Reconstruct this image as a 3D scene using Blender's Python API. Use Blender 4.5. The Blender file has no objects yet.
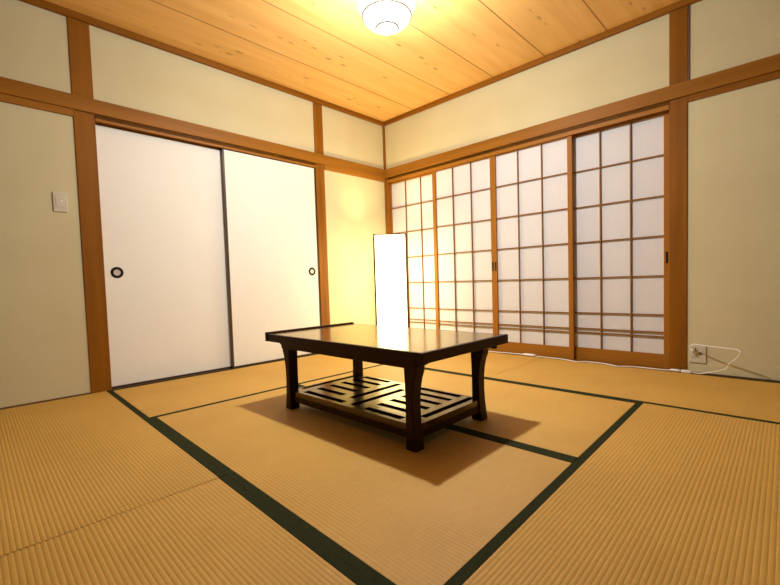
import bpy, bmesh, math, random
from mathutils import Vector, Matrix
random.seed(7)
S = bpy.context.scene
COL = S.collection

# ------------------------------------------------------------------ helpers
def new_obj(name, bm, mat, parent=None, smooth=False):
    me = bpy.data.meshes.new(name)
    bmesh.ops.recalc_face_normals(bm, faces=bm.faces[:])
    bm.to_mesh(me); bm.free()
    if smooth:
        for p in me.polygons: p.use_smooth = True
    mats = mat if isinstance(mat, (list, tuple)) else [mat]
    for m in mats: me.materials.append(m)
    o = bpy.data.objects.new(name, me)
    COL.objects.link(o)
    if parent is not None:
        o.parent = parent
    return o

def empty(name, loc=(0, 0, 0), rz=0.0):
    o = bpy.data.objects.new(name, None)
    o.empty_display_size = 0.1
    o.location = loc; o.rotation_euler = (0, 0, rz)
    COL.objects.link(o)
    return o

def tag(o, label, cat, group=None):
    o['label'] = label; o['category'] = cat
    if group: o['group'] = group
    return o

def structure(o):
    o['kind'] = 'structure'
    return o

def box(bm, x0, x1, y0, y1, z0, z1, bev=0.0):
    m = Matrix.Translation(((x0+x1)/2, (y0+y1)/2, (z0+z1)/2)) @ Matrix.Diagonal((abs(x1-x0), abs(y1-y0), abs(z1-z0), 1))
    r = bmesh.ops.create_cube(bm, size=1.0, matrix=m)
    if bev > 0:
        vs = r['verts']
        es = list({e for v in vs for e in v.link_edges})
        bmesh.ops.bevel(bm, geom=es, offset=bev, segments=2, profile=0.5, affect='EDGES')

def lathe(bm, prof, n=48, c=(0, 0, 0), axis='z', cap=False):
    rings = []
    for r, h in prof:
        ring = []
        for i in range(n):
            a = 2*math.pi*i/n
            if axis == 'z': p = (c[0]+r*math.cos(a), c[1]+r*math.sin(a), c[2]+h)
            elif axis == 'x': p = (c[0]+h, c[1]+r*math.cos(a), c[2]+r*math.sin(a))
            else: p = (c[0]+r*math.cos(a), c[1]+h, c[2]+r*math.sin(a))
            ring.append(bm.verts.new(p))
        rings.append(ring)
    for a, b in zip(rings, rings[1:]):
        for i in range(n):
            bm.faces.new((a[i], a[(i+1) % n], b[(i+1) % n], b[i]))
    if cap:
        bm.faces.new(rings[0]); bm.faces.new(rings[-1])

def prism(bm, pts, axis, a, b):
    """extrude a 2-D outline along an axis: axis 'y' -> pts are (x, z), axis 'x' -> pts are (y, z)"""
    def P(p, t):
        return (p[0], t, p[1]) if axis == 'y' else (t, p[0], p[1])
    lo = [bm.verts.new(P(p, a)) for p in pts]
    hi = [bm.verts.new(P(p, b)) for p in pts]
    n = len(pts)
    for i in range(n):
        bm.faces.new((lo[i], lo[(i+1) % n], hi[(i+1) % n], hi[i]))
    bm.faces.new(lo); bm.faces.new(hi)

def smooth_path(pts, n=8):
    pts = [Vector(p) for p in pts]
    out = []
    for i in range(len(pts)-1):
        p0 = pts[max(i-1, 0)]; p1 = pts[i]; p2 = pts[i+1]; p3 = pts[min(i+2, len(pts)-1)]
        for k in range(n):
            t = k/n
            out.append(0.5*((2*p1)+(-p0+p2)*t+(2*p0-5*p1+4*p2-p3)*t*t+(-p0+3*p1-3*p2+p3)*t**3))
    out.append(pts[-1])
    return out

def tube(bm, path, r, n=8):
    rings = []
    for i, p in enumerate(path):
        d = (path[min(i+1, len(path)-1)] - path[max(i-1, 0)]).normalized()
        u = d.cross(Vector((0, 0, 1)))
        if u.length < 1e-3: u = d.cross(Vector((1, 0, 0)))
        u.normalize(); v = u.cross(d)
        rings.append([bm.verts.new(p + r*(math.cos(2*math.pi*k/n)*u + math.sin(2*math.pi*k/n)*v)) for k in range(n)])
    for a, b in zip(rings, rings[1:]):
        for k in range(n):
            bm.faces.new((a[k], a[(k+1) % n], b[(k+1) % n], b[k]))
    bm.faces.new(rings[0]); bm.faces.new(rings[-1])

# ------------------------------------------------------------------ materials
def mat(name):
    m = bpy.data.materials.new(name); m.use_nodes = True
    nt = m.node_tree
    return m, nt, nt.nodes, nt.links, nt.nodes['Principled BSDF']

def noise_colour(name, c1, c2, scale=6.0, rough=0.6, stretch=(1, 1, 1), bump=0.0, bscale=None, spec=0.5, detail=6.0, lo=0.3, hi=0.7):
    m, nt, N, L, P = mat(name)
    tc = N.new('ShaderNodeTexCoord'); mp = N.new('ShaderNodeMapping')
    mp.inputs['Scale'].default_value = stretch
    L.new(tc.outputs['Object'], mp.inputs['Vector'])
    nz = N.new('ShaderNodeTexNoise'); nz.inputs['Scale'].default_value = scale; nz.inputs['Detail'].default_value = detail
    L.new(mp.outputs['Vector'], nz.inputs['Vector'])
    cr = N.new('ShaderNodeValToRGB')
    cr.color_ramp.elements[0].position = lo; cr.color_ramp.elements[0].color = (*c1, 1)
    cr.color_ramp.elements[1].position = hi; cr.color_ramp.elements[1].color = (*c2, 1)
    L.new(nz.outputs['Fac'], cr.inputs['Fac'])
    L.new(cr.outputs['Color'], P.inputs['Base Color'])
    P.inputs['Roughness'].default_value = rough
    P.inputs['Specular IOR Level'].default_value = spec
    if bump > 0:
        n2 = N.new('ShaderNodeTexNoise'); n2.inputs['Scale'].default_value = bscale or scale*10; n2.inputs['Detail'].default_value = 4
        L.new(mp.outputs['Vector'], n2.inputs['Vector'])
        b = N.new('ShaderNodeBump'); b.inputs['Strength'].default_value = bump; b.inputs['Distance'].default_value = 0.002
        L.new(n2.outputs['Fac'], b.inputs['Height']); L.new(b.outputs['Normal'], P.inputs['Normal'])
    return m

def wood(name, c1, c2, axis, scale=14.0, rough=0.5, spec=0.14):
    st = {'x': (0.06, 1, 1), 'y': (1, 0.06, 1), 'z': (1, 1, 0.06)}[axis]
    return noise_colour(name, c1, c2, scale=scale, rough=rough, stretch=st, bump=0.08, bscale=scale*6, spec=spec, detail=8, lo=0.25, hi=0.75)

def flat(name, c, rough=0.5, spec=0.5, metal=0.0):
    m, nt, N, L, P = mat(name)
    P.inputs['Base Color'].default_value = (*c, 1)
    P.inputs['Roughness'].default_value = rough
    P.inputs['Specular IOR Level'].default_value = spec
    P.inputs['Metallic'].default_value = metal
    return m

TR1, TR2 = (0.180, 0.063, 0.003), (0.300, 0.110, 0.007)
M_trim = {a: wood('trim wood '+a, TR1, TR2, a) for a in 'xyz'}
KM1, KM2 = (0.29, 0.112, 0.010), (0.36, 0.145, 0.016)
M_kumiko = {a: wood('screen wood '+a, KM1, KM2, a) for a in 'xyz'}
M_nage = {a: wood('rail wood '+a, (0.225, 0.087, 0.007), (0.345, 0.140, 0.015), a) for a in 'xyz'}
M_plaster = noise_colour('sand plaster', (0.59, 0.525, 0.300), (0.63, 0.565, 0.332), scale=3.0, rough=0.95, bump=0.25, bscale=450, spec=0.1)
M_fusuma = noise_colour('fusuma paper', (0.815, 0.79, 0.685), (0.845, 0.825, 0.72), scale=2.5, rough=0.8, bump=0.05, bscale=200, spec=0.2)
M_lacquer = flat('dark lacquer edging', (0.06, 0.03, 0.012), 0.35)
M_black = flat('black iron', (0.012, 0.007, 0.003), 0.55, 0.2)
M_dull = flat('dull pale metal', (0.62, 0.55, 0.45), 0.4, metal=0.3)
M_white = flat('white plastic', (0.78, 0.76, 0.70), 0.35)
M_ivory = flat('ivory plastic', (0.60, 0.545, 0.40), 0.4)
M_slot = flat('dark slot', (0.03, 0.025, 0.02), 0.6)
M_floor = flat('subfloor boards', (0.10, 0.06, 0.03), 0.8)
M_hall = wood('hall boards', (0.20, 0.10, 0.03), (0.27, 0.14, 0.045), 'y')
M_heri = noise_colour('green cloth border', (0.014, 0.017, 0.003), (0.022, 0.026, 0.005), scale=60, rough=0.9, bump=0.2, bscale=500, spec=0.15)
M_darkgap = flat('dark wood batten', (0.12, 0.055, 0.018), 0.6)

def paper_mat():
    m, nt, N, L, P = mat('shoji paper')
    tc = N.new('ShaderNodeTexCoord'); nz = N.new('ShaderNodeTexNoise')
    nz.inputs['Scale'].default_value = 40; nz.inputs['Detail'].default_value = 6
    L.new(tc.outputs['Object'], nz.inputs['Vector'])
    cr = N.new('ShaderNodeValToRGB')
    cr.color_ramp.elements[0].color = (0.80, 0.785, 0.76, 1); cr.color_ramp.elements[1].color = (0.84, 0.825, 0.80, 1)
    L.new(nz.outputs['Fac'], cr.inputs['Fac'])
    d = N.new('ShaderNodeBsdfDiffuse'); t = N.new('ShaderNodeBsdfTranslucent'); mx = N.new('ShaderNodeMixShader')
    L.new(cr.outputs['Color'], d.inputs['Color']); L.new(cr.outputs['Color'], t.inputs['Color'])
    mx.inputs[0].default_value = 0.22
    L.new(d.outputs[0], mx.inputs[1]); L.new(t.outputs[0], mx.inputs[2])
    L.new(mx.outputs[0], N['Material Output'].inputs['Surface'])
    return m
M_paper = paper_mat()

def tatami_mat(name, axis):
    """woven rush: fine rushes across the ribs, tone drifting from mat to mat"""
    m, nt, N, L, P = mat(name)
    tc = N.new('ShaderNodeTexCoord'); mp = N.new('ShaderNodeMapping')
    mp.inputs['Scale'].default_value = (3, 60, 1) if axis == 'x' else (60, 3, 1)
    mp.inputs['Scale'].default_value = (140, 8, 1) if axis == 'x' else (8, 140, 1)
    L.new(tc.outputs['Object'], mp.inputs['Vector'])
    nz = N.new('ShaderNodeTexNoise'); nz.inputs['Scale'].default_value = 1.6; nz.inputs['Detail'].default_value = 5
    L.new(mp.outputs['Vector'], nz.inputs['Vector'])
    big = N.new('ShaderNodeTexNoise'); big.inputs['Scale'].default_value = 2.2; big.inputs['Detail'].default_value = 3
    L.new(tc.outputs['Object'], big.inputs['Vector'])
    ad = N.new('ShaderNodeMath'); ad.operation = 'ADD'
    L.new(nz.outputs['Fac'], ad.inputs[0]); L.new(big.outputs['Fac'], ad.inputs[1])
    hf = N.new('ShaderNodeMath'); hf.operation = 'MULTIPLY'; hf.inputs[1].default_value = 0.5
    L.new(ad.outputs[0], hf.inputs[0])
    cr = N.new('ShaderNodeValToRGB')
    cr.color_ramp.elements[0].position = 0.3; cr.color_ramp.elements[0].color = (0.44, 0.243, 0.040, 1)
    cr.color_ramp.elements[1].position = 0.7; cr.color_ramp.elements[1].color = (0.55, 0.315, 0.062, 1)
    L.new(hf.outputs[0], cr.inputs['Fac'])
    L.new(cr.outputs['Color'], P.inputs['Base Color'])
    P.inputs['Roughness'].default_value = 0.55
    P.inputs['Specular IOR Level'].default_value = 0.3
    b = N.new('ShaderNodeBump'); b.inputs['Strength'].default_value = 0.15; b.inputs['Distance'].default_value = 0.001
    L.new(nz.outputs['Fac'], b.inputs['Height']); L.new(b.outputs['Normal'], P.inputs['Normal'])
    return m
M_tat = {a: tatami_mat('tatami rush '+a, a) for a in 'xy'}

def ceiling_mat():
    """cedar boards running along y, 0.46 m wide, with a cathedral grain and scattered dark flecks"""
    m, nt, N, L, P = mat('cedar ceiling board')
    tc = N.new('ShaderNodeTexCoord')
    sx = N.new('ShaderNodeSeparateXYZ'); L.new(tc.outputs['Object'], sx.inputs[0])
    dv = N.new('ShaderNodeMath'); dv.operation = 'DIVIDE'; dv.inputs[1].default_value = 0.46
    L.new(sx.outputs['X'], dv.inputs[0])
    fl = N.new('ShaderNodeMath'); fl.operation = 'FLOOR'; L.new(dv.outputs[0], fl.inputs[0])
    fr = N.new('ShaderNodeMath'); fr.operation = 'FRACT'; L.new(dv.outputs[0], fr.inputs[0])
    wn = N.new('ShaderNodeTexWhiteNoise'); wn.noise_dimensions = '1D'; L.new(fl.outputs[0], wn.inputs['W'])
    # per-board shift of the grain
    ml = N.new('ShaderNodeMath'); ml.operation = 'MULTIPLY'; ml.inputs[1].default_value = 7.0; L.new(wn.outputs['Value'], ml.inputs[0])
    cm = N.new('ShaderNodeCombineXYZ'); L.new(ml.outputs[0], cm.inputs['Y'])
    va = N.new('ShaderNodeVectorMath'); va.operation = 'ADD'; L.new(tc.outputs['Object'], va.inputs[0]); L.new(cm.outputs[0], va.inputs[1])
    mp = N.new('ShaderNodeMapping'); mp.inputs['Scale'].default_value = (1, 0.09, 1); L.new(va.outputs[0], mp.inputs['Vector'])
    nz = N.new('ShaderNodeTexNoise'); nz.inputs['Scale'].default_value = 16; nz.inputs['Detail'].default_value = 7; L.new(mp.outputs[0], nz.inputs['Vector'])
    cr = N.new('ShaderNodeValToRGB')
    cr.color_ramp.elements[0].position = 0.3; cr.color_ramp.elements[0].color = (0.74, 0.41, 0.112, 1)
    cr.color_ramp.elements[1].position = 0.7; cr.color_ramp.elements[1].color = (0.87, 0.51, 0.158, 1)
    L.new(nz.outputs['Fac'], cr.inputs['Fac'])
    # dark flecks, short dashes near the middle of a board
    mp2 = N.new('ShaderNodeMapping'); mp2.inputs['Scale'].default_value = (24.0, 8.0, 1); mp2.inputs['Rotation'].default_value = (0, 0, 0.05); L.new(va.outputs[0], mp2.inputs['Vector'])
    vo = N.new('ShaderNodeTexVoronoi'); vo.inputs['Scale'].default_value = 1.0; L.new(mp2.outputs[0], vo.inputs['Vector'])
    lt = N.new('ShaderNodeMapRange'); lt.inputs['From Min'].default_value = 0.10; lt.inputs['From Max'].default_value = 0.32
    lt.inputs['To Min'].default_value = 1.0; lt.inputs['To Max'].default_value = 0.0; L.new(vo.outputs['Distance'], lt.inputs['Value'])
    sc = N.new('ShaderNodeSeparateColor'); L.new(vo.outputs['Color'], sc.inputs[0])
    gt = N.new('ShaderNodeMath'); gt.operation = 'GREATER_THAN'; gt.inputs[1].default_value = 0.5; L.new(sc.outputs[0], gt.inputs[0])
    # only in the middle band of the board
    md = N.new('ShaderNodeMath'); md.operation = 'SUBTRACT'; md.inputs[1].default_value = 0.5; L.new(fr.outputs[0], md.inputs[0])
    ab = N.new('ShaderNodeMath'); ab.operation = 'ABSOLUTE'; L.new(md.outputs[0], ab.inputs[0])
    ls = N.new('ShaderNodeMath'); ls.operation = 'LESS_THAN'; ls.inputs[1].default_value = 0.12; L.new(ab.outputs[0], ls.inputs[0])
    m1 = N.new('ShaderNodeMath'); m1.operation = 'MULTIPLY'; L.new(lt.outputs[0], m1.inputs[0]); L.new(gt.outputs[0], m1.inputs[1])
    m2 = N.new('ShaderNodeMath'); m2.operation = 'MULTIPLY'; L.new(m1.outputs[0], m2.inputs[0]); L.new(ls.outputs[0], m2.inputs[1])
    m3 = N.new('ShaderNodeMath'); m3.operation = 'MULTIPLY'; m3.inputs[1].default_value = 0.8; L.new(m2.outputs[0], m3.inputs[0])
    mix = N.new('ShaderNodeMix'); mix.data_type = 'RGBA'
    mix.inputs['B'].default_value = (0.26, 0.11, 0.03, 1)
    L.new(m3.outputs[0], mix.inputs['Factor']); L.new(cr.outputs['Color'], mix.inputs['A'])
    L.new(mix.outputs['Result'], P.inputs['Base Color'])
    P.inputs['Roughness'].default_value = 0.5; P.inputs['Specular IOR Level'].default_value = 0.3
    return m
M_ceil = ceiling_mat()

def table_mat(name, c1, c2, axis, rough, coat):
    m = wood(name, c1, c2, axis, scale=10, rough=rough, spec=0.25)
    P = m.node_tree.nodes['Principled BSDF']
    P.inputs['Coat Weight'].default_value = coat
    P.inputs['Specular Tint'].default_value = (1.0, 0.62, 0.36, 1)
    P.inputs['Coat Roughness'].default_value = 0.12
    return m
T1, T2 = (0.013, 0.0036, 0.0008), (0.024, 0.0070, 0.0015)
M_tbl = {a: table_mat('dark stained wood '+a, T1, T2, a, 0.45, 0.0) for a in 'xyz'}
def warm_gloss(name, c1, c2, glow_tint, ior, rough):
    """dark stained wood under an amber varnish: diffuse wood below, tinted gloss above, split by Fresnel"""
    m = noise_colour(name, c1, c2, scale=10, rough=0.5, stretch=(0.06, 1, 1), bump=0.0, detail=8, lo=0.25, hi=0.75)
    nt = m.node_tree; N, L = nt.nodes, nt.links
    P = N['Principled BSDF']; src = P.inputs['Base Color'].links[0].from_socket
    d = N.new('ShaderNodeBsdfDiffuse'); L.new(src, d.inputs['Color'])
    g = N.new('ShaderNodeBsdfGlossy'); g.inputs['Color'].default_value = (*glow_tint, 1); g.inputs['Roughness'].default_value = rough  # gloss tinted warm to carry the room's glow in its colour
    f = N.new('ShaderNodeFresnel'); f.inputs['IOR'].default_value = ior
    mx = N.new('ShaderNodeMixShader')
    L.new(f.outputs[0], mx.inputs[0]); L.new(d.outputs[0], mx.inputs[1]); L.new(g.outputs[0], mx.inputs[2])
    L.new(mx.outputs[0], N['Material Output'].inputs['Surface'])
    N.remove(P)
    return m
M_tbltop = warm_gloss('polished dark top', (0.040, 0.0125, 0.003), (0.065, 0.022, 0.005), (1.0, 0.92, 0.75), 1.8, 0.14)

def glow(name, col, strength, transp):
    m, nt, N, L, P = mat(name)
    e = N.new('ShaderNodeEmission'); e.inputs['Color'].default_value = (*col, 1); e.inputs['Strength'].default_value = strength
    out = N['Material Output']
    if transp > 0:
        t = N.new('ShaderNodeBsdfTransparent'); mx = N.new('ShaderNodeMixShader'); mx.inputs[0].default_value = transp
        L.new(e.outputs[0], mx.inputs[1]); L.new(t.outputs[0], mx.inputs[2]); L.new(mx.outputs[0], out.inputs['Surface'])
    else:
        L.new(e.outputs[0], out.inputs['Surface'])
    return m

CEIL_COL = (0.96, 1.0, 1.06)
LAMP_COL = (1.0, 0.80, 0.40)
M_shade = glow('lit frosted shade', (0.97, 0.98, 1.0), 1.25, 0.5)
M_paperlamp = glow('lit lamp paper', (1.0, 0.81, 0.45), 6.5, 0.35)

# ------------------------------------------------------------------ room shell
W = 3.65           # room is W x W, corner in view at (0, 0), walls run along +x and -y
HC = 2.420          # ceiling
T = 0.10
W2 = 4.9         # walls, ceiling and boards run on past the frame to the adjoining rooms
P_L0, P_L1 = -2.799, -2.685     # left post, across y
P_M0, P_M1 = -0.945, -0.843     # middle post
P_R0, P_R1 = 2.675, 2.776       # right post, across x
TOPZ = 1.813                      # underside of the rail

bm = bmesh.new(); box(bm, -0.3, W2, -W2, 0.3, -0.15, -0.055)
structure(new_obj('floor', bm, M_floor))
bm = bmesh.new(); box(bm, W+0.003, W2, -W2, -0.005, -0.055, -0.004); box(bm, 0.005, W+0.002, -W2, -W-0.003, -0.055, -0.004)
structure(new_obj('floor', bm, M_hall))
bm = bmesh.new(); box(bm, -T, W2, -W2, T, HC, HC+0.05)
structure(new_obj('ceiling', bm, M_ceil))
# dark joints between ceiling boards: narrow recess battens
bm = bmesh.new()
for k in range(1, 11):
    x = 0.46*k
    box(bm, x-0.003, x+0.003, -W2, 0, HC-0.0015, HC+0.001)
structure(new_obj('trim_1', bm, wood('ceiling joint', (0.36, 0.17, 0.05), (0.40, 0.2, 0.06), 'y')))

bm = bmesh.new()
box(bm, -T, 0, -W2, P_L0, -0.055, HC)
box(bm, -T, 0, P_L0, P_M1, 1.79, HC)
box(bm, -T, 0, P_M1, 0, -0.055, HC)
box(bm, -0.20, -0.17, P_L0-0.1, P_M1+0.1, -0.055, 1.95)      # back of the closet behind the sliding doors
structure(new_obj('wall_left', bm, M_plaster))
bm = bmesh.new()
box(bm, 0, P_R1, 0, T, 1.79, HC)
box(bm, P_R1, W2, 0, T, -0.055, HC)
structure(new_obj('wall_back', bm, M_plaster))
# the two sides behind the camera stay open to the unlit adjoining rooms

# posts
n_trim = [1]
def trim(bm, m):
    n_trim[0] += 1
    return structure(new_obj('trim_%d' % n_trim[0], bm, m))
PF = 0.008
for y0, y1 in ((P_L0, P_L1), (P_M0, P_M1)):
    bm = bmesh.new(); box(bm, -T-0.005, PF, y0, y1, -0.05, HC, 0.003); trim(bm, M_trim['z'])
bm = bmesh.new(); box(bm, P_R0, P_R1, -PF, T+0.005, -0.05, HC, 0.003); trim(bm, M_trim['z'])
bm = bmesh.new(); box(bm, -0.05, 0.046, -0.016, 0.034, -0.05, TOPZ, 0.002); trim(bm, M_trim['z'])
bm = bmesh.new(); box(bm, -0.02, 0.020, -0.020, 0.02, 1.905, 2.375, 0.001); trim(bm, M_trim['z'])
bm = bmesh.new(); box(bm, P_R1, P_R1+0.011, -0.006, 0.02, 1.905, 2.381, 0.001); trim(bm, M_darkgap)
# head rails (nageshi) and the grooved head pieces under them
NF = 0.022
bm = bmesh.new(); box(bm, -0.02, NF, -W2, 0.0, TOPZ, 1.905, 0.003); trim(bm, M_nage['y'])
bm = bmesh.new(); box(bm, NF, W2, -NF, 0.02, TOPZ, 1.905, 0.003); trim(bm, M_nage['x'])
bm = bmesh.new(); box(bm, -0.012, 0.012, -W2, P_L0, 1.770, TOPZ, 0.001); trim(bm, M_kumiko['y'])
bm = bmesh.new(); box(bm, -0.012, 0.012, P_M1, -0.016, 1.770, TOPZ, 0.001); trim(bm, M_kumiko['y'])
bm = bmesh.new(); box(bm, P_R1, W2, -0.010, 0.012, 1.772, TOPZ, 0.001); trim(bm, M_trim['x'])
def grooved(axis):
    """head piece with two grooves: front lip, mid lip, back lip"""
    bm = bmesh.new()
    lips = ((-0.012, 0.001), (0.031, 0.036), (0.066, 0.10))
    for a, b in lips:
        if axis == 'x': box(bm, 0.046, P_R0, a, b, 1.757, TOPZ)
        else: box(bm, -b, -a, P_L1, P_M0, 1.770, TOPZ)
    if axis == 'x': box(bm, 0.046, P_R0, -0.012, 0.10, 1.786, TOPZ)
    else: box(bm, -0.10, 0.012, P_L1, P_M0, 1.786, TOPZ)
    return bm
trim(grooved('x'), M_kumiko['x']); trim(grooved('y'), M_kumiko['y'])
# sills
bm = bmesh.new(); box(bm, 0.046, P_R0, -0.006, 0.10, -0.05, 0.0015); trim(bm, M_trim['x'])
bm = bmesh.new(); box(bm, -0.10, 0.004, P_L1, P_M0, -0.05, 0.0015); trim(bm, M_lacquer)
# ceiling moulding
bm = bmesh.new(); box(bm, -0.01, 0.03, -W2, 0.01, 2.380, HC, 0.003); trim(bm, M_trim['y'])
bm = bmesh.new(); box(bm, 0.03, W2, -0.03, 0.01, 2.380, HC, 0.003); trim(bm, M_trim['x'])
# thin floor battens at the foot of the plaster
for nm, y0, y1 in (('a', -W2, P_L0), ('b', P_M1, -0.016)):
    bm = bmesh.new(); box(bm, -0.02, 0.004, y0, y1, -0.05, 0.008); trim(bm, M_darkgap)
bm = bmesh.new(); box(bm, P_R1, W2, -0.004, 0.02, -0.05, 0.008); trim(bm, M_darkgap)

# ------------------------------------------------------------------ tatami
def make_tatami(quad, axis, label):
    """quad = near-left, near-right, far-right, far-left corners: every mat is cut to fit a slightly out-of-square room"""
    A, B, C, D = [Vector((q[0], q[1], 0)) for q in quad]
    cen = (A+B+C+D)/4
    root = empty('tatami_mat', (cen.x, cen.y, -0.05))
    tag(root, label, 'tatami mat', 'tatami mats covering the floor')
    su = ((B-A).length+(C-D).length)/2; sv = ((D-A).length+(C-B).length)/2
    def warp(bm, gu, gv):
        for v in bm.verts:
            u = gu+(1-2*gu)*(v.co.x/su); w_ = gv+(1-2*gv)*(v.co.y/sv)
            p = A*(1-u)*(1-w_)+B*u*(1-w_)+C*u*w_+D*(1-u)*w_-cen
            v.co.x, v.co.y = p.x, p.y
        return bm
    # short ends butt with a hair of a gap, cloth-bound sides touch
    gu, gv = (0.0022/su, 0.0003/sv) if axis == 'x' else (0.0003/su, 0.0022/sv)
    HB = 0.029
    long_, wide = (su, sv) if axis == 'x' else (sv, su)
    pitch, seg = 0.0127, 6
    span = wide-2*HB
    n = round(span/pitch)
    pts = []
    for i in range(n*seg+1):
        ph = (i % seg)/seg
        pts.append((HB+span*i/(n*seg), 0.05-0.0012*(1-abs(math.sin(math.pi*ph)))**1.3))
    bm = bmesh.new()
    rows = []
    for j in range(4):
        t = long_*j/3
        rows.append([bm.verts.new((t, c, z) if axis == 'x' else (c, t, z)) for c, z in pts])
    for a, b in zip(rows, rows[1:]):
        for i in range(len(a)-1):
            bm.faces.new((a[i], a[i+1], b[i+1], b[i]))
    if axis == 'x': box(bm, 0, long_, 0.001, wide-0.001, 0, 0.048)
    else: box(bm, 0.001, wide-0.001, 0, long_, 0, 0.048)
    new_obj('woven_face', warp(bm, gu, gv), M_tat[axis], root)
    for a, b in ((0, HB), (wide-HB, wide)):
        bm = bmesh.new()
        if axis == 'x': box(bm, 0, long_, a, b, 0.005, 0.0502)
        else: box(bm, a, b, 0, long_, 0.005, 0.0502)
        new_obj('cloth_border', warp(bm, gu, gv), M_heri, root)
    return root

def YB(x): return -2.687-0.0265*x
def XB(y): return 2.703-0.0245*(y+0.91)
XA, YA, YM, E0 = 0.910, -0.930, -1.842, 0.006
S1, S2 = 1.797, 1.847
F0 = -W+E0
make_tatami(((E0, YA), (S1, YA), (S1, -E0), (E0, -E0)), 'x', 'far tatami mat in the corner under the paper floor lamp')
make_tatami(((S1, YA), (W, YA), (W, -E0), (S1, -E0)), 'x', 'far tatami mat below the right screens and the wall outlet')
make_tatami(((E0, YB(E0)), (XA, YB(XA)), (XA, YA), (E0, YA)), 'y', 'tatami mat lying lengthwise along the foot of the white sliding doors')
make_tatami(((XA, YM), (XB(YM), YM), (XB(YA), YA), (XA, YA)), 'x', 'central tatami mat under the far half of the low table')
make_tatami(((XA, YB(XA)), (XB(-2.76), YB(XB(-2.76))), (XB(YM), YM), (XA, YM)), 'x', "central tatami mat under the table's near half, holding most of its shadow")
make_tatami(((XB(-2.76), YB(XB(-2.76))), (W, YB(W)), (W, YA), (XB(YA), YA)), 'y', "right tatami mat running lengthwise away from the photo's lower right corner")
make_tatami(((E0, F0), (S2, F0), (S2, YB(S2)), (E0, YB(E0))), 'x', 'left foreground tatami mat below the light switch and the left post')
make_tatami(((S2, F0), (W, F0), (W, YB(W)), (S2, YB(S2))), 'x', "nearest tatami mat at the photo's lower left edge, beyond the bare seam")

# ------------------------------------------------------------------ shoji screens
def make_shoji(x0, x1, sl, sr, yf, label, pulls):
    """frame depth 0.03 from yf (room side); sl, sr = stile widths; paper behind the lattice"""
    w = x1-x0
    root = empty('shoji_screen', (x0, yf, 0.003))
    tag(root, label, 'sliding screen', 'shoji screens on the right-hand wall')
    Z1 = 1.775
    D = 0.030
    ZB, ZT = 0.097, 1.747
    for a, b, side in ((0, sl, -1), (w-sr, w, 1)):
        bm = bmesh.new(); box(bm, a, b, 0, D, 0, Z1, 0.0012)
        st = new_obj('stile', bm, M_kumiko['z'], root)
        if side in pulls:
            hx = (a+b)/2
            hb = bmesh.new(); box(hb, hx-0.0075, hx+0.0075, -0.0015, 0.006, 0.733, 0.812, 0.001)
            h = new_obj('finger_pull', hb, M_black, st); h['label'] = 'small dark finger pull'
    bm = bmesh.new(); box(bm, sl, w-sr, 0.001, D-0.001, ZT, Z1, 0.001); new_obj('top_rail', bm, M_kumiko['x'], root)
    bm = bmesh.new(); box(bm, sl, w-sr, 0.001, D-0.001, 0, ZB, 0.001); new_obj('bottom_rail', bm, M_kumiko['x'], root)
    iw = w-sl-sr
    K = 0.0085
    bm = bmesh.new()
    for k in (1, 2):
        c = sl+iw*k/3
        box(bm, c-K/2, c+K/2, 0.004, 0.018, ZB, ZT)
    for z in (1.475, 1.197, 0.923, 0.647, 0.373, 0.250, 0.219):
        box(bm, sl, w-sr, 0.005, 0.018, z-K/2, z+K/2)
    new_obj('lattice', bm, M_lattice, root)
    bm = bmesh.new(); box(bm, sl, w-sr, 0.0182, 0.0192, ZB, ZT)
    p = new_obj('paper', bm, M_paper, root); p['label'] = 'white translucent paper'
    return root
M_lattice = wood('thin lattice wood', (0.20, 0.085, 0.012), (0.27, 0.12, 0.02), 'x')
YFR, YBK = 0.002, 0.0365
make_shoji(0.012, 0.712, 0.033, 0.033, YBK, 'shoji screen beside the floor lamp, glowing yellow in the corner', ())
make_shoji(0.657, 1.3400, 0.036, 0.028, YFR, 'shoji screen second from the corner, above the far edge of the low table', (1,))
make_shoji(1.3405, 2.033, 0.0265, 0.036, YFR, 'shoji screen third from the corner, standing in front of the rightmost screen', (-1,))
make_shoji(1.986, 2.673, 0.033, 0.037, YBK, 'rightmost shoji screen, set back against the post, pull at its right', (1,))

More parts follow.
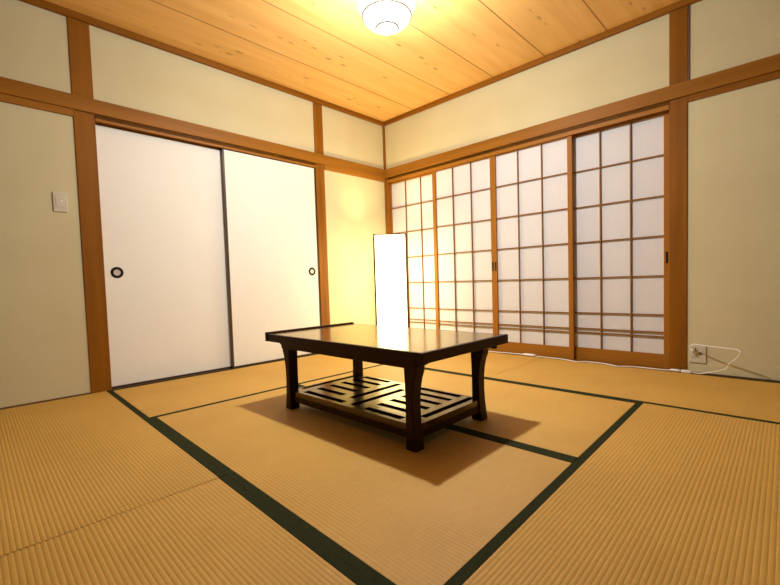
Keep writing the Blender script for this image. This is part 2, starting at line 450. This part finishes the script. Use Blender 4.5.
# ------------------------------------------------------------------ fusuma
def make_fusuma(y0, y1, xf, label, pull_y, edges):
    h = y1-y0
    root = empty('sliding_door', (xf, y0, 0.003))
    tag(root, label, 'sliding door', 'white sliding doors on the left wall')
    Z1 = 1.772
    e = 0.013
    bm = bmesh.new(); box(bm, -0.022, -0.001, e if edges[0] else 0, h-(e if edges[1] else 0), 0.010, Z1-0.012)
    new_obj('panel', bm, M_fusuma, root)
    bm = bmesh.new(); box(bm, -0.024, 0, 0, h, 0, 0.010); new_obj('bottom_edging', bm, M_lacquer, root)
    bm = bmesh.new(); box(bm, -0.024, 0, 0, h, Z1-0.012, Z1); new_obj('top_edging', bm, M_lacquer, root)
    if edges[0]:
        bm = bmesh.new(); box(bm, -0.024, 0.001, 0, e, 0.010, Z1-0.012); new_obj('side_edging', bm, M_lacquer, root)
    if edges[1]:
        bm = bmesh.new(); box(bm, -0.024, 0.001, h-e, h, 0.010, Z1-0.012); new_obj('side_edging', bm, M_lacquer, root)
    c = (0, pull_y-y0, 0.784)
    bm = bmesh.new()
    lathe(bm, [(0.0205, -0.001), (0.0215, 0.0030), (0.029, 0.0045), (0.0365, 0.003), (0.0385, -0.0012), (0.0205, -0.001)], 40, c, 'x')
    ring = new_obj('finger_pull', bm, M_black, root, True); ring['label'] = 'round dark-rimmed finger pull'
    bm = bmesh.new()
    lathe(bm, [(0.0005, 0.0004), (0.006, 0.0012), (0.012, 0.0002), (0.0206, 0.0012)], 40, c, 'x')
    new_obj('finger_pull_dish', bm, M_dull, ring, True)
    return root
make_fusuma(P_L1+0.002, -1.815, -0.0365, 'left white sliding door, set back, with its round pull near the left post', -2.604, (False, False))
make_fusuma(-1.842, P_M0-0.002, -0.002, 'right white sliding door in front, with dark side edging and pull by the middle post', -1.026, (True, True))

# ------------------------------------------------------------------ low table
TX0, TX1, TY0, TY1 = 1.160, 2.305, -2.185, -1.545
CX, CY = (TX0+TX1)/2, (TY0+TY1)/2
tb = empty('low_table', (CX, CY, 0))
tag(tb, 'low dark brown wooden table with a slotted lower shelf in the middle of the room', 'table')
def local(bm):
    bmesh.ops.translate(bm, verts=bm.verts, vec=(-CX, -CY, 0)); return bm
bm = bmesh.new(); box(bm, TX0+0.02, TX1-0.02, TY0+0.016, TY1-0.016, 0.368, 0.397, 0.0015)
new_obj('tabletop', local(bm), M_tbltop, tb)
# end rails: thick end boards whose top edge rises above the surface
for s, xa, xb, zt in ((0, TX0, TX0+0.020, 0.406), (1, TX1-0.020, TX1, 0.3985)):
    bm = bmesh.new(); box(bm, xa, xb, TY0, TY1, 0.356, zt, 0.002)
    new_obj('end_rail', local(bm), M_tbl['y'], tb)
LX0, LX1, LY0, LY1 = 1.312, 2.243, -2.165, -1.640
for y0, y1 in ((TY0+0.004, TY0+0.0158), (TY1-0.0158, TY1-0.004)):
    bm = bmesh.new(); box(bm, TX0+0.02, TX1-0.02, y0, y1, 0.356, 0.3968, 0.0015)
    new_obj('side_edge', local(bm), M_tbl['x'], tb)
for y0, y1 in ((TY0+0.0162, TY0+0.034), (TY1-0.034, TY1-0.0162)):
    bm = bmesh.new(); box(bm, LX0-0.012, LX1+0.012, y0, y1, 0.327, 0.368, 0.002)
    new_obj('apron', local(bm), M_tbl['x'], tb)
for x0, x1 in ((LX0+0.02, LX0+0.04), (LX1-0.04, LX1-0.02)):
    bm = bmesh.new(); box(bm, x0, x1, TY0+0.0352, TY1-0.0352, 0.332, 0.368, 0.002)
    new_obj('apron', local(bm), M_tbl['y'], tb)
# legs: waist in the middle, foot and bracketed head sweeping outward along x
def leg(sx, y0, y1, xo):
    out_ = [(0.0, 0.0), (-0.004, 0.03), (-0.011, 0.09), (-0.0145, 0.15), (-0.014, 0.20), (-0.009, 0.25), (0.000, 0.29), (0.010, 0.315), (0.012, 0.335), (0.030, 0.345), (0.045, 0.357), (0.045, 0.368)]
    in_ = [(-0.056, 0.368), (-0.056, 0.335), (-0.053, 0.27), (-0.0515, 0.2), (-0.052, 0.1), (-0.054, 0.04), (-0.057, 0.0)]
    pts = [(xo+sx*a, z) for a, z in out_+in_]
    bm = bmesh.new()
    prism(bm, pts, 'y', y0, y1)
    bmesh.ops.recalc_face_normals(bm, faces=bm.faces[:])
    es = [e for e in bm.edges if len(e.link_faces) == 2 and e.calc_face_angle(0) > 1.0]
    bmesh.ops.bevel(bm, geom=es, offset=0.003, segments=2, affect='EDGES')
    new_obj('leg', local(bm), M_tbl['z'], tb)
LW = 0.054
for sx, xo in ((-1, LX0), (1, LX1)):
    for y0, y1 in ((LY0, LY0+LW), (LY1-LW, LY1)):
        leg(sx, y0, y1, xo)
# slotted shelf: board with rectangular slots cut out on a grid
SX0, SX1, SY0, SY1 = 1.330, 2.226, -2.146, -1.660
def shelf():
    slots = []
    w = 0.037
    ys = [-2.108, -2.024, -1.940, -1.856, -1.772, -1.692]
    slots.append((1.357-0.016, 1.357+0.018, -2.085, -1.715))          # left long slot
    slots.append((2.178-0.016, 2.178+0.018, -2.045, -1.675))          # right long slot
    for i, y in enumerate(ys):
        xe = 1.745 if i == 0 else 1.642
        slots.append((1.425, xe, y-w/2, y+w/2))
        xs = 1.815 if i == 5 else 1.895
        slots.append((xs, 2.125, y-w/2, y+w/2))
    slots.append((1.716-0.019, 1.716+0.019, -2.040, -1.690))
    slots.append((1.812-0.019, 1.812+0.019, -2.115, -1.765))
    xs = sorted({SX0, SX1} | {v for s in slots for v in s[:2]})
    ys_ = sorted({SY0, SY1} | {v for s in slots for v in s[2:]})
    bm = bmesh.new()
    vt = {}
    def V(i, j, k):
        key = (i, j, k)
        if key not in vt: vt[key] = bm.verts.new((xs[i], ys_[j], (0.072, 0.098)[k]))
        return vt[key]
    def solid(i, j):
        if i < 0 or j < 0 or i >= len(xs)-1 or j >= len(ys_)-1: return False
        cx, cy = (xs[i]+xs[i+1])/2, (ys_[j]+ys_[j+1])/2
        return not any(a < cx < b and c < cy < d for a, b, c, d in slots)
    for i in range(len(xs)-1):
        for j in range(len(ys_)-1):
            if not solid(i, j): continue
            bm.faces.new((V(i, j, 1), V(i+1, j, 1), V(i+1, j+1, 1), V(i, j+1, 1)))
            bm.faces.new((V(i, j, 0), V(i, j+1, 0), V(i+1, j+1, 0), V(i+1, j, 0)))
            if not solid(i-1, j): bm.faces.new((V(i, j, 0), V(i, j, 1), V(i, j+1, 1), V(i, j+1, 0)))
            if not solid(i+1, j): bm.faces.new((V(i+1, j, 0), V(i+1, j+1, 0), V(i+1, j+1, 1), V(i+1, j, 1)))
            if not solid(i, j-1): bm.faces.new((V(i, j, 0), V(i+1, j, 0), V(i+1, j, 1), V(i, j, 1)))
            if not solid(i, j+1): bm.faces.new((V(i, j+1, 0), V(i, j+1, 1), V(i+1, j+1, 1), V(i+1, j+1, 0)))
    return bm
M_shelf = warm_gloss('polished dark shelf', (0.032, 0.010, 0.003), (0.050, 0.016, 0.004), (1.0, 0.86, 0.64), 1.7, 0.2)
sh = new_obj('slotted_shelf', local(shelf()), M_shelf, tb)
for y0, y1 in ((SY0, SY0+0.022), (SY1-0.022, SY1)):
    bm = bmesh.new(); box(bm, LX0+0.055, LX1-0.055, y0, y1, 0.040, 0.0718, 0.002)
    new_obj('shelf_rail', local(bm), M_tbl['x'], tb)
for x0, x1 in ((SX0-0.004, SX0+0.010), (SX1-0.010, SX1+0.004)):
    bm = bmesh.new(); box(bm, x0, x1, LY0+LW-0.002, LY1-LW+0.002, 0.040, 0.0718, 0.002)
    new_obj('shelf_rail', local(bm), M_tbl['y'], tb)

# ------------------------------------------------------------------ floor lamp
FLX, FLY = 0.458, -0.438
HW = 0.150
lamp = empty('floor_lamp', (FLX, FLY, 0), math.radians(44+3))
tag(lamp, 'tall square paper floor lamp glowing in the far corner behind the table', 'lamp')
LH = 1.115
bm = bmesh.new()
for k in range(4):
    a0 = (-HW+0.008, -HW+0.008); 
bm = bmesh.new(); q = HW-0.010
for x0, x1, y0, y1 in ((-q, q, -q, -q+0.002), (-q, q, q-0.002, q), (-q, -q+0.002, -q+0.002, q-0.002), (q-0.002, q, -q+0.002, q-0.002)):
    box(bm, x0, x1, y0, y1, 0.075, LH-0.010)
shade = new_obj('paper_shade', bm, M_paperlamp, lamp); shade['label'] = 'glowing warm white paper'
M_lampwood = wood('lamp frame wood', (0.05, 0.020, 0.006), (0.075, 0.032, 0.010), 'z')
for sx in (-1, 1):
    for sy in (-1, 1):
        bm = bmesh.new()
        x0, x1 = sorted((sx*(HW-0.007), sx*(HW+0.006))); y0, y1 = sorted((sy*(HW-0.007), sy*(HW+0.006)))
        box(bm, x0, x1, y0, y1, 0, LH, 0.001)
        new_obj('post', bm, M_lampwood, lamp)
for z0, z1, nm in ((0.055, 0.075, 'bottom_frame'),):
    bm = bmesh.new()
    q = HW-0.0075
    box(bm, -q, q, -q, q, z0, z1, 0.002)
    new_obj(nm, bm, M_lampwood, lamp)
bm = bmesh.new(); q = HW-0.0075
for x0, x1, y0, y1 in ((-q, q, -q, -q+0.010), (-q, q, q-0.010, q), (-q, -q+0.010, -q+0.010, q-0.010), (q-0.010, q, -q+0.010, q-0.010)):
    box(bm, x0, x1, y0, y1, LH-0.0098, LH-0.002)
new_obj('top_frame', bm, M_lampwood, lamp)
def wl(pts):   # world points -> lamp space
    im = Matrix.Translation((FLX, FLY, 0)) @ Matrix.Rotation(math.radians(47), 4, 'Z')
    im = im.inverted()
    return [im @ Vector(p) for p in pts]
CZ = 0.0062
cord = [(0.60, -0.38, 0.02), (0.72, -0.28, CZ), (0.95, -0.12, CZ), (1.20, -0.045, CZ), (1.376, -0.036, CZ), (1.44, -0.024, CZ), (1.52, -0.022, CZ), (1.60, -0.028, CZ+0.002),
        (1.70, -0.034, CZ), (1.80, -0.036, CZ), (1.925, -0.036, CZ), (2.02, -0.055, CZ), (2.084, -0.078, CZ), (2.155, -0.040, CZ), (2.268, -0.040, CZ), (2.33, -0.066, CZ), (2.374, -0.084, CZ),
        (2.42, -0.060, CZ), (2.478, -0.040, CZ), (2.625, -0.036, CZ), (2.70, -0.032, CZ+0.002)]
bm = bmesh.new(); tube(bm, wl(smooth_path(cord, 6)), 0.0042)
pc = new_obj('power_cord', bm, M_white, lamp, True); pc['label'] = 'white power cord running along the screen sill'
def blob(path_a, path_b, r0, flat_=0.8):
    """rounded plastic housing between two points"""
    a, b = wl([path_a, path_b]); 
    d = (b-a); L_ = d.length; q = d.to_track_quat('X', 'Z')
    bm = bmesh.new()
    lathe(bm, [(0.0003, 0), (r0*0.45, 0.0005), (r0*0.8, L_*0.1), (r0, L_*0.25), (r0, L_*0.75), (r0*0.8, L_*0.9), (r0*0.45, L_-0.0005), (0.0003, L_)], 20, (0, 0, 0), 'x')
    bmesh.ops.scale(bm, vec=(1, 1, flat_), verts=bm.verts)
    bmesh.ops.transform(bm, matrix=Matrix.Translation(a) @ q.to_matrix().to_4x4(), verts=bm.verts)
    return bm
sw = new_obj('inline_switch', blob((1.620, -0.034, 0.012), (1.735, -0.036, 0.012), 0.018, 0.6), M_white, pc, True)
new_obj('plug', blob((2.685, -0.029, 0.0105), (2.745, -0.031, 0.0105), 0.0115, 0.8), M_white, pc, True)

# ------------------------------------------------------------------ ceiling light
CLX, CLY = 1.605, -1.585
M_plate = flat('dim grey fitting', (0.10, 0.10, 0.105), 0.5)
cl = empty('ceiling_light', (CLX, CLY, HC))
tag(cl, 'round tiered glass ceiling light shining white above the room', 'ceiling light')
bm = bmesh.new(); lathe(bm, [(0.0005, -0.045), (0.150, -0.045), (0.156, -0.040), (0.156, 0), (0.0005, 0)], 48); new_obj('ceiling_plate', bm, M_plate, cl, True)
Z0 = -HC
prof = [(0.140, -0.047), (0.158, -0.07), (0.168, -0.11), (0.171, 2.255-HC), (0.167, 2.232-HC), (0.158, 2.215-HC), (0.143, 2.195-HC), (0.138, 2.172-HC), (0.130, 2.152-HC), (0.110, 2.132-HC), (0.075, 2.118-HC), (0.064, 2.114-HC), (0.061, 2.104-HC), (0.038, 2.099-HC), (0.0005, 2.098-HC)]
bm = bmesh.new(); lathe(bm, prof, 64); sd = new_obj('glass_shade', bm, M_shade, cl, True); sd['label'] = 'glowing tiered glass shade'
M_rim = flat('grey glass rim', (0.002, 0.002, 0.003), 0.6, 0.1)
def torus(R, z, r):
    bm = bmesh.new(); lathe(bm, [(R+r*math.cos(t*math.pi/4), z+r*math.sin(t*math.pi/4)) for t in range(9)], 64); return bm
for R, z, r in ((0.172, 2.255-HC, 0.0026), (0.1395, 2.172-HC, 0.0026), (0.063, 2.108-HC, 0.0028)):
    new_obj('glass_rim', torus(R, z, r), M_rim, cl, True)
# the lit bulb inside: a bulb mesh plus its light
bm = bmesh.new(); lathe(bm, [(0.0005, 0.045), (0.028, 0.040), (0.045, 0.020), (0.050, 0.0), (0.045, -0.022), (0.028, -0.042), (0.0005, -0.05)], 32, (0, 0, 2.195-HC))
new_obj('bulb', bm, glow('lit bulb', CEIL_COL, 5.0, 0.5), cl, True)

def point(name, loc, col, watts, r, parent=None):
    l = bpy.data.lights.new(name, 'POINT'); l.color = col; l.energy = watts; l.shadow_soft_size = r
    o = bpy.data.objects.new(name, l); o.location = loc; COL.objects.link(o)
    return o
for bz, bw in ((0.93, 50.0), (0.42, 5.0)):
    point('floor_lamp_bulb_light', (FLX, FLY, bz), LAMP_COL, bw, 0.07)
point('ceiling_bulb_light', (CLX, CLY, 2.15), CEIL_COL, 188.0, 0.045)
al = bpy.data.lights.new('ceiling_disc_light', 'AREA'); al.shape = 'DISK'; al.size = 0.10; al.energy = 52.0; al.color = CEIL_COL
ao = bpy.data.objects.new('ceiling_disc_light', al); ao.location = (CLX, CLY, 2.145); COL.objects.link(ao)

# ------------------------------------------------------------------ light switch
ls = empty('light_switch', (0, -2.8935, 1.2235))
tag(ls, 'pale rectangular light switch on the plaster left of the left post', 'light switch')
bm = bmesh.new(); box(bm, 0, 0.008, -0.036, 0.036, -0.060, 0.060, 0.003); new_obj('plate', bm, M_ivory, ls)
bm = bmesh.new(); box(bm, 0.008, 0.0105, -0.0225, 0.0225, -0.034, 0.034, 0.001); new_obj('rocker', bm, M_ivory, ls)
bm = bmesh.new(); lathe(bm, [(0.0005, 0.0025), (0.005, 0.0022), (0.0065, 0.0)], 20, (0.0105, 0.003, 0.004), 'x'); new_obj('indicator', bm, flat('indicator', (0.9, 0.88, 0.78), 0.3), ls, True)

# ------------------------------------------------------------------ outlet and extension cord
wo = empty('wall_outlet', (2.834, 0, 0.131))
tag(wo, 'pale wall outlet low beside the right post with a cord plugged in', 'outlet')
bm = bmesh.new(); box(bm, -0.046, 0.046, -0.008, 0, -0.060, 0.060, 0.003); new_obj('plate', bm, M_ivory, wo)
bm = bmesh.new(); lathe(bm, [(0.0005, -0.0115), (0.006, -0.0115), (0.009, -0.009), (0.010, -0.008), (0.010, -0.007)], 24, (0.016, 0, 0.002), 'y'); new_obj('round_jack', bm, flat('jack', (0.16, 0.13, 0.09), 0.5), wo, True)
for sx in (-0.026, -0.014):
    bm = bmesh.new(); box(bm, sx-0.0012, sx+0.0012, -0.0084, -0.0075, -0.032, -0.016); new_obj('slot', bm, M_slot, wo)

ec = empty('extension_cord', (2.80, -0.03, 0))
tag(ec, 'white extension cord looping from the wall outlet down to the floor', 'cord')
def el(pts): return [Vector(p)-Vector((2.80, -0.03, 0)) for p in pts]
path = [(2.812, -0.036, 0.164), (2.807, -0.050, 0.186), (2.823, -0.060, 0.200), (2.886, -0.085, 0.198), (2.966, -0.110, 0.197), (3.035, -0.130, 0.196), (3.056, -0.140, 0.189), (3.061, -0.145, 0.178),
        (3.042, -0.140, 0.141), (3.008, -0.120, 0.104), (2.988, -0.105, 0.066), (2.932, -0.080, 0.037), (2.87, -0.052, 0.014), (2.84, -0.040, 0.008), (2.805, -0.034, 0.0085)]
bm = bmesh.new(); tube(bm, el(smooth_path(path, 6)), 0.0034); new_obj('cable', bm, M_white, ec, True)
bm = bmesh.new(); box(bm, 0.004, 0.021, -0.012, 0.0215, 0.146, 0.176, 0.004)
new_obj('plug', bm, M_white, ec, True)
bm = bmesh.new(); box(bm, -0.052, 0.008, -0.013, 0.006, 0.0015, 0.020, 0.004); new_obj('socket', bm, M_white, ec, True)

# ------------------------------------------------------------------ world, camera, view
w = bpy.data.worlds.new('world'); S.world = w; w.use_nodes = True
bg = w.node_tree.nodes['Background']; bg.inputs['Color'].default_value = (0.80, 0.88, 1.0, 1); bg.inputs['Strength'].default_value = 0.12

cd = bpy.data.cameras.new('camera'); cam = bpy.data.objects.new('camera', cd); COL.objects.link(cam)
F = Vector((-0.6950078529366308, 0.7174654768264096, -0.04698269807777454))
R = Vector((0.7189246656300585, 0.6944069976782433, -0.030761123584758916))
U = Vector((-0.010555070114555629, 0.0551562429625237, 0.998421944549065))
M = Matrix((R, U, -F)).transposed().to_4x4(); M.translation = (3.2923, -3.3614, 0.6669)
cam.matrix_world = M
cd.sensor_fit = 'HORIZONTAL'; cd.sensor_width = 36.0; cd.lens = 417.7/780*36
cd.shift_x = -1.28/780; cd.shift_y = 8.84/780
cd.clip_start = 0.02
S.camera = cam
S.view_settings.view_transform = 'Standard'; S.view_settings.look = 'None'
S.view_settings.gamma = 1.0; S.view_settings.use_curve_mapping = False
S.view_settings.exposure = 0.04
S.cycles.max_bounces = 10; S.cycles.diffuse_bounces = 6; S.cycles.transparent_max_bounces = 12
S.cycles.use_denoising = True
S.cycles.sample_clamp_indirect = 6.0
